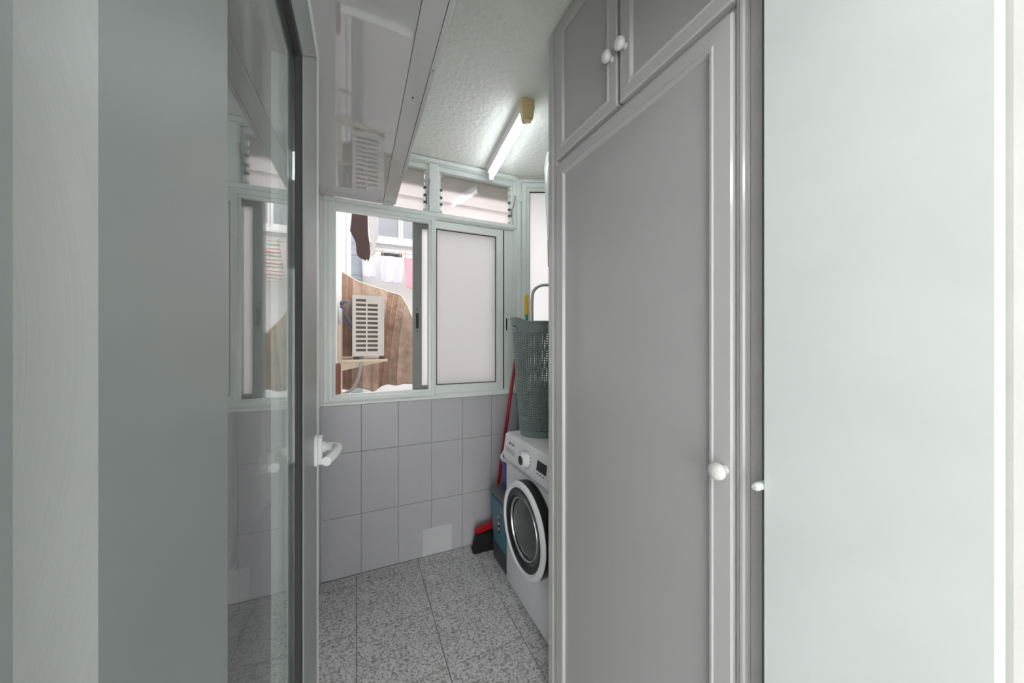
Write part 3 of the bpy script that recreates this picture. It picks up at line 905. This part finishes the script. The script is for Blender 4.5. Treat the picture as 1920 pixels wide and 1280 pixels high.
# ------------------------------------------------------------------ water heater above the machine
wh = empty('water_heater', (1.2, 1.46, 1.72), 'white rounded water heater hung on the wall above the washing machine', 'water heater')
bm = NB()
def heater(u, v):
    # u round the casing (rounded box section), v up
    hw, x0 = 0.205, lerp([(0, .985), (.03, .972), (.5, .948), (.80, .935), (.90, .945), (.96, .975), (1, 1.03)], v)[0]
    a = 2 * math.pi * u
    n = 5.0
    ca, sa = math.cos(a), math.sin(a)
    k = (abs(ca) ** n + abs(sa) ** n) ** (-1 / n)
    cx, hx = (x0 + 1.445) / 2, (1.445 - x0) / 2
    sh = lerp([(0, .94), (.03, 1), (.88, 1), (.96, .95), (1, .80)], v)[0]
    return (cx + hx * ca * k, 1.500 + hw * sa * k * sh, 1.735 + .765 * v)
nu, nv = 48, 30
vs = [[bm.verts.new(heater(i / nu, j / nv)) for i in range(nu)] for j in range(nv + 1)]
for j in range(nv):
    for i in range(nu):
        bm.faces.new((vs[j][i], vs[j][(i + 1) % nu], vs[j + 1][(i + 1) % nu], vs[j + 1][i]))
bm.faces.new(vs[0]); bm.faces.new(vs[-1])
obj('casing', bm, 'boiler', wh, smooth=True)
obj('base_tray', bx(0.99, 1.40, 1.32, 1.68, 1.718, 1.7345, bev=.005), 'grey_strip', wh)
obj('badge', ringframe(NB(), 1.53, 1.63, 1.80, 1.95, [(0, .0), (0, .003), (.004, .003), (.004, .0)], lambda u, v, d: (.9655 - (v - 1.735) * .03 - d, u, v), close=True), 'yellow_cap', wh)

# ------------------------------------------------------------------ outside: light well
ab = empty('apartment_building', (2, 6.5, -3), 'white rendered apartment building across the light well with white framed windows', 'building')
obj('facade', bx(-0.145, 4.6, 6.5, 6.8, -3, 7.0), 'facade', ab)
tag(obj('wall_outside_right', bx(4.6, 4.9, 2.2, 6.8, -3, 7.0), 'facade'), kind='structure')
tag(obj('wall_outside_left', bx(-0.5, -0.145, 2.365, 6.8, -3, 7.0), 'facade'), kind='structure')
tag(obj('wall_outside_upper', bx(-2.4, 4.6, -3.15, 2.36, 2.72, 7.0), 'facade'), kind='structure')
tag(obj('wall_outside_neighbour', bx(1.66, 4.6, 0.42, 2.2, -0.135, 2.715), 'facade'), kind='structure')
tag(obj('wall_outside_lower', bx(-2.4, 4.6, -3.15, 2.36, -3, -0.14), 'facade'), kind='structure')
tag(obj('floor_outside', bx(-0.145, 4.6, 2.36, 6.5, -3.2, -3.0), 'facade'), kind='structure')
dp = empty('drain_pipe', (-0.107, 5.6, -3), 'white drain pipe running up the corner wall beside the tiled pier', 'pipe')
obj('pipe', tube(NB(), [(-0.107, 5.6, -2.99), (-0.107, 5.6, 7.0)], .035, 14), 'upvc', dp, smooth=True)
for z in (1.1, 2.3, 3.5):
    obj('pipe_clip', lathe(NB(), [(.0355, -.015), (.039, -.015), (.039, .015), (.0355, .015)], (-0.107, 5.6, z), 'Z', 16), 'upvc', dp)

def far_window(x0, x1, z0, z1, muls, blind=False):
    w = obj('window', ringframe(NB(), x0, x1, z0, z1, [(0, 0), (0, .04), (.06, .04), (.065, .015), (.065, 0)], lambda u, v, d: (u, 6.499 - d, v), close=True), 'upvc', ab)
    cuts = [x0 + .06] + muls + [x1 - .06]
    for a, b in zip(cuts, cuts[1:]):
        obj('pane', bx(a + .03, b - .03, 6.487, 6.4985, z0 + .06, z1 - .06), 'far_glass', w)
        obj('casement', ringframe(NB(), a + .004, b - .004, z0 + .055, z1 - .055, [(0, 0), (0, .03), (.035, .03), (.035, 0)], lambda u, v, d: (u, 6.499 - d, v), close=True), 'upvc', w)
    obj('sill', bx(x0 - .05, x1 + .05, 6.43, 6.499, z0 - .05, z0 - .002, bev=.005), 'upvc', w)
    return w
far_window(0.25, 1.75, 3.17, 4.5, [0.731, 1.24])
far_window(1.45, 2.45, 0.75, 2.0, [1.95])
far_window(2.3, 3.3, 3.17, 4.5, [2.8])
# small condenser inside the lower window
# blue-grey tiled pier in the corner
pier = obj('pier', bx(-0.143, 0.098, 6.33, 6.498, -3, 7.0), 'grout', ab)
for k in range(11):
    z = 0.2 + .33 * k
    obj('tile', bx(-0.141, 0.0965, 6.3225, 6.3295, z + .004, z + .326, bev=.002), 'blue_tile', pier)

# air conditioner on the side wall
ac = empty('air_conditioner', (0.09, 3.55, 1.245), 'cream outdoor air conditioner with a slotted end grille on wall brackets', 'air conditioner')
AX0, AX1, AY, AZ0, AZ1 = -0.032, 0.210, 3.20, 1.262, 1.787
obj('casing', bx(AX0, AX1, AY + .012, AY + .80, AZ0, AZ1, bev=.006), 'ac', ac)
obj('coil', bx(AX0 + .02, AX1 - .02, AY + .004, AY + .0115, AZ0 + .02, AZ1 - .02), 'ac_coil', ac)
gr = NB()
for (a, b) in ((AX0, AX0 + .028), (AX0 + .107, AX0 + .119), (AX0 + .202, AX1)):
    box(gr, a, b, AY, AY + .0115, AZ0, AZ1)
nsl = 12
zb, zt = AZ0 + .035, AZ1 - .025
for k in range(nsl + 1):
    z = zb + (zt - zb) * k / nsl
    h = .0085
    for (a, b) in ((AX0 + .0281, AX0 + .1069), (AX0 + .1191, AX0 + .2019)):
        z0_, z1_ = z - h, z + h
        if k == 0: z0_ = AZ0
        if k == nsl: z1_ = AZ1
        box(gr, a, b, AY + .0005, AY + .011, z0_, z1_)
box(gr, AX0 + .1191, AX0 + .2019, AY + .001, AY + .0105, zt - (zt - zb) / nsl, zt)
obj('grille', gr, 'ac', ac)
obj('corner_post', bx(AX1 + .0005, AX1 + .012, AY + .006, AY + .03, AZ0, AZ1 - .01, bev=.003), 'ac', ac)
obj('bracket_arm', bx(-0.143, 0.250, AY - .005, AY + .03, 1.214, 1.236, bev=.002), 'bracket', ac)
obj('bracket_gusset', prism(NB(), [(-.143, 1.2135), (.235, 1.2135), (.10, 1.190), (-.143, 1.135)], lambda u, v, d: (u, AY + .01 + d, v), 0, .006), 'bracket', ac)
obj('bracket_post', bx(-0.1445, -0.118, AY - .006, AY + .034, 1.2365, 1.53, bev=.002), 'bracket', ac)
for x in (0.0, 0.205):
    obj('rubber_foot', bx(x - .025, x + .025, AY + .002, AY + .05, 1.2362, 1.2618, bev=.004), 'bin_dark', ac)
obj('bracket_arm', bx(-0.143, 0.250, AY + .70, AY + .735, 1.214, 1.236, bev=.002), 'bracket', ac)
obj('insulated_pipe', tube(NB(), smooth_path([(-0.121, 3.35, 1.715), (-.11, 3.33, 1.735), (-.075, 3.31, 1.74), (-.060, 3.30, 1.70), (-.078, 3.30, 1.63), (-.055, 3.31, 1.57), (-.025, 3.33, 1.53)]), .016, 10), 'pipe_wrap', ac, smooth=True)
obj('insulated_pipe', tube(NB(), smooth_path([(-0.122, 3.36, 1.69), (-.11, 3.35, 1.70), (-.088, 3.34, 1.66), (-.098, 3.34, 1.60), (-.07, 3.35, 1.54), (-.025, 3.36, 1.49)]), .015, 10), 'pipe_wrap', ac, smooth=True)
obj('drain_hose', tube(NB(), smooth_path([(.045, 3.24, 1.262), (.035, 3.20, 1.20), (.02, 3.19, 1.10), (-.02, 3.19, 1.00), (-.08, 3.2, .955), (-0.130, 3.22, .945)]), .013, 10), 'hose', ac, smooth=True)

# striped awning cloth hanging behind it
AWT = [(-.14, 2.145, .86), (-.044, 2.086, .865), (.0, 2.06, .875), (.171, 2.002, .838), (.31, 1.965, .883), (.426, 1.938, .902), (.475, 1.922, .90), (.544, 1.792, .885), (.61, 1.639, .88), (.80, 1.43, .90), (1.0, 1.20, .86), (1.06, 1.13, .85)]
def awn(u, v):
    x = -.14 + 1.20 * u
    lean = (.11 * (1 - v) ** 1.5 - .02) * math.sin(math.pi * min(1, u * 1.25)) ** 2
    x = max(-.14, min(1.06, x + lean))
    zt_, zb_ = lerp(AWT, x)
    y = 4.12 + .05 * math.sin(u * 19 + 1.2 * v) * (.3 + .7 * v) + .035 * abs(math.sin(u * 31 + .8)) * (.4 + .6 * v) - .07 * math.sin(math.pi * min(1, 2.2 * v)) * math.exp(-((u - .2) / .3) ** 2)
    return (x, y, zt_ + (zb_ + .012 * math.sin(x * 26) - zt_) * v)
an = empty('awning', (.45, 4.12, .86), 'brown and tan striped canvas awning sagging behind the air conditioner', 'awning')
bm = grid(NB(), 120, 40, awn)
uvl = bm.loops.layers.uv.new('cloth')
bm.verts.ensure_lookup_table()
bm.verts.index_update()
for f in bm.faces:
    for lo in f.loops:
        k = lo.vert.index
        lo[uvl].uv = ((k % 121) / 120, (k // 121) / 40)
obj('canvas', bm, 'awning', an, smooth=True, solid=.004)
obj('hem_cord', tube(NB(), [Vector(awn(k / 60, 0)) for k in range(61)], .008, 8), 'bracket', an, smooth=True)

# washing on the lines
def cloth(name, rows, y, amp, m, label, cat, group=None, nu=26, nv=26, freq=30, trim=None, ragged=0.0):
    z1, z0 = rows[0][0], rows[-1][0]
    tab = [((z1 - r[0]) / (z1 - z0),) + tuple(r[1:]) for r in rows]
    rnd = random.Random(len(name) + int(y * 100) + int(z1 * 77))
    ph = rnd.uniform(0, 6)
    def fn(u, v):
        xl, xr = lerp(tab, v)
        rg = ragged * rnd.uniform(-1, 1) if u in (0.0, 1.0) else 0
        x = xl + (xr - xl) * u + rg
        return (x, y + amp * math.sin(freq * x + ph + 1.5 * v) * (.35 + .65 * v), z1 + (z0 - z1) * v + .012 * math.sin(ph + 12 * u) * v)
    root = empty(name, ((rows[0][1] + rows[0][2]) / 2, y, z1), label, cat, group)
    obj('fabric', grid(NB(), nu, nv, fn), m, root, smooth=True, solid=.003)
    if trim:
        t, k0, k1 = trim
        def fn2(u, v):
            p = fn(u, k0 + (k1 - k0) * v)
            return (p[0], p[1] - .004, p[2])
        obj('band', grid(NB(), nu, 3, fn2), t, root, smooth=True, solid=.002)
    return root
LY = 6.2
cloth('white_shirt', [(2.90, .075, .30), (2.80, .08, .315), (2.60, .085, .30), (2.47, .10, .285)], LY, .018, 'white_cloth',
      'small white shirt pegged between the tiled pier and the white shorts', 'shirt')
cloth('white_shorts', [(2.905, .385, .72), (2.82, .375, .725), (2.60, .36, .735), (2.40, .385, .715)], LY, .02, 'white_cloth',
      'white shorts with a dark waistband pegged on the washing line', 'shorts', trim=('black_trim', 0.0, .10))
cloth('pink_top', [(2.86, .755, .985), (2.70, .765, .975), (2.50, .78, .97), (2.33, .80, .96)], LY, .02, 'pink_cloth',
      'plain pink top pegged on the washing line', 'top')
cloth('patterned_shorts', [(2.88, 1.06, 1.36), (2.70, 1.04, 1.37), (2.45, 1.0, 1.42), (2.30, 1.05, 1.38)], LY, .02, 'print_cloth',
      'patterned red and green shorts pegged on the washing line', 'shorts')
cloth('blouse', [(2.92, 1.52, 1.80), (2.70, 1.53, 1.79), (2.40, 1.55, 1.77)], LY, .02, 'white_cloth', 'long white blouse pegged beside the patterned shorts', 'blouse')
cloth('brown_towel', [(2.98, -.055, .118), (2.80, -.045, .115), (2.62, -.066, .12), (2.50, -.006, .135), (2.40, .0, .145), (2.345, .012, .138), (2.31, .07, .125)], 4.2, .012, 'brown_cloth',
      'dark brown terry towel hanging above the air conditioner', 'towel')
cloth('lace_cloth', [(2.98, .125, .215), (2.80, .118, .225), (2.62, .145, .23), (2.50, .150, .205), (2.36, .152, .175)], 4.19, .015, 'lace',
      'white lacy cloth hanging beside the dark brown towel', 'cloth', ragged=.008, nu=14)
for (y, z, dz, lab) in ((6.2, 2.925, -.01, 'thin grey washing line holding the pegged clothes'), (6.295, 3.06, -.02, 'upper thin grey washing line below the building window'), (6.26, 3.00, .02, 'middle thin grey washing line below the building window')):
    pts = [(-.14 + 4.7 * k / 12, y, z + dz * math.sin(math.pi * k / 12)) for k in range(13)]
    tag(obj('washing_line', tube(NB(), pts, .0055, 6), 'line'), lab, 'washing line')
tag(obj('washing_line', tube(NB(), [(-.14, 4.2, 2.985), (2.0, 4.2, 2.985), (4.59, 4.2, 2.985)], .004, 6), 'line'), 'thin grey washing line carrying the brown towel', 'washing line')
for x, what in ((.10, 'small white shirt'), (.28, 'small white shirt'), (.41, 'white shorts'), (.69, 'white shorts'), (.78, 'pink top'), (.96, 'pink top'), (1.08, 'patterned shorts'), (1.34, 'patterned shorts')):
    p = empty('clothes_peg', (x, LY, 2.90), 'wooden clothes peg holding the ' + what + ' on the line', 'clothes peg', 'pegs on the washing line')
    obj('jaw', bx(x - .008, x + .008, LY - .012, LY - .006, 2.86, 2.95, bev=.002), 'peg', p)
    obj('jaw', bx(x - .008, x + .008, LY + .006, LY + .012, 2.86, 2.95, bev=.002), 'peg', p)
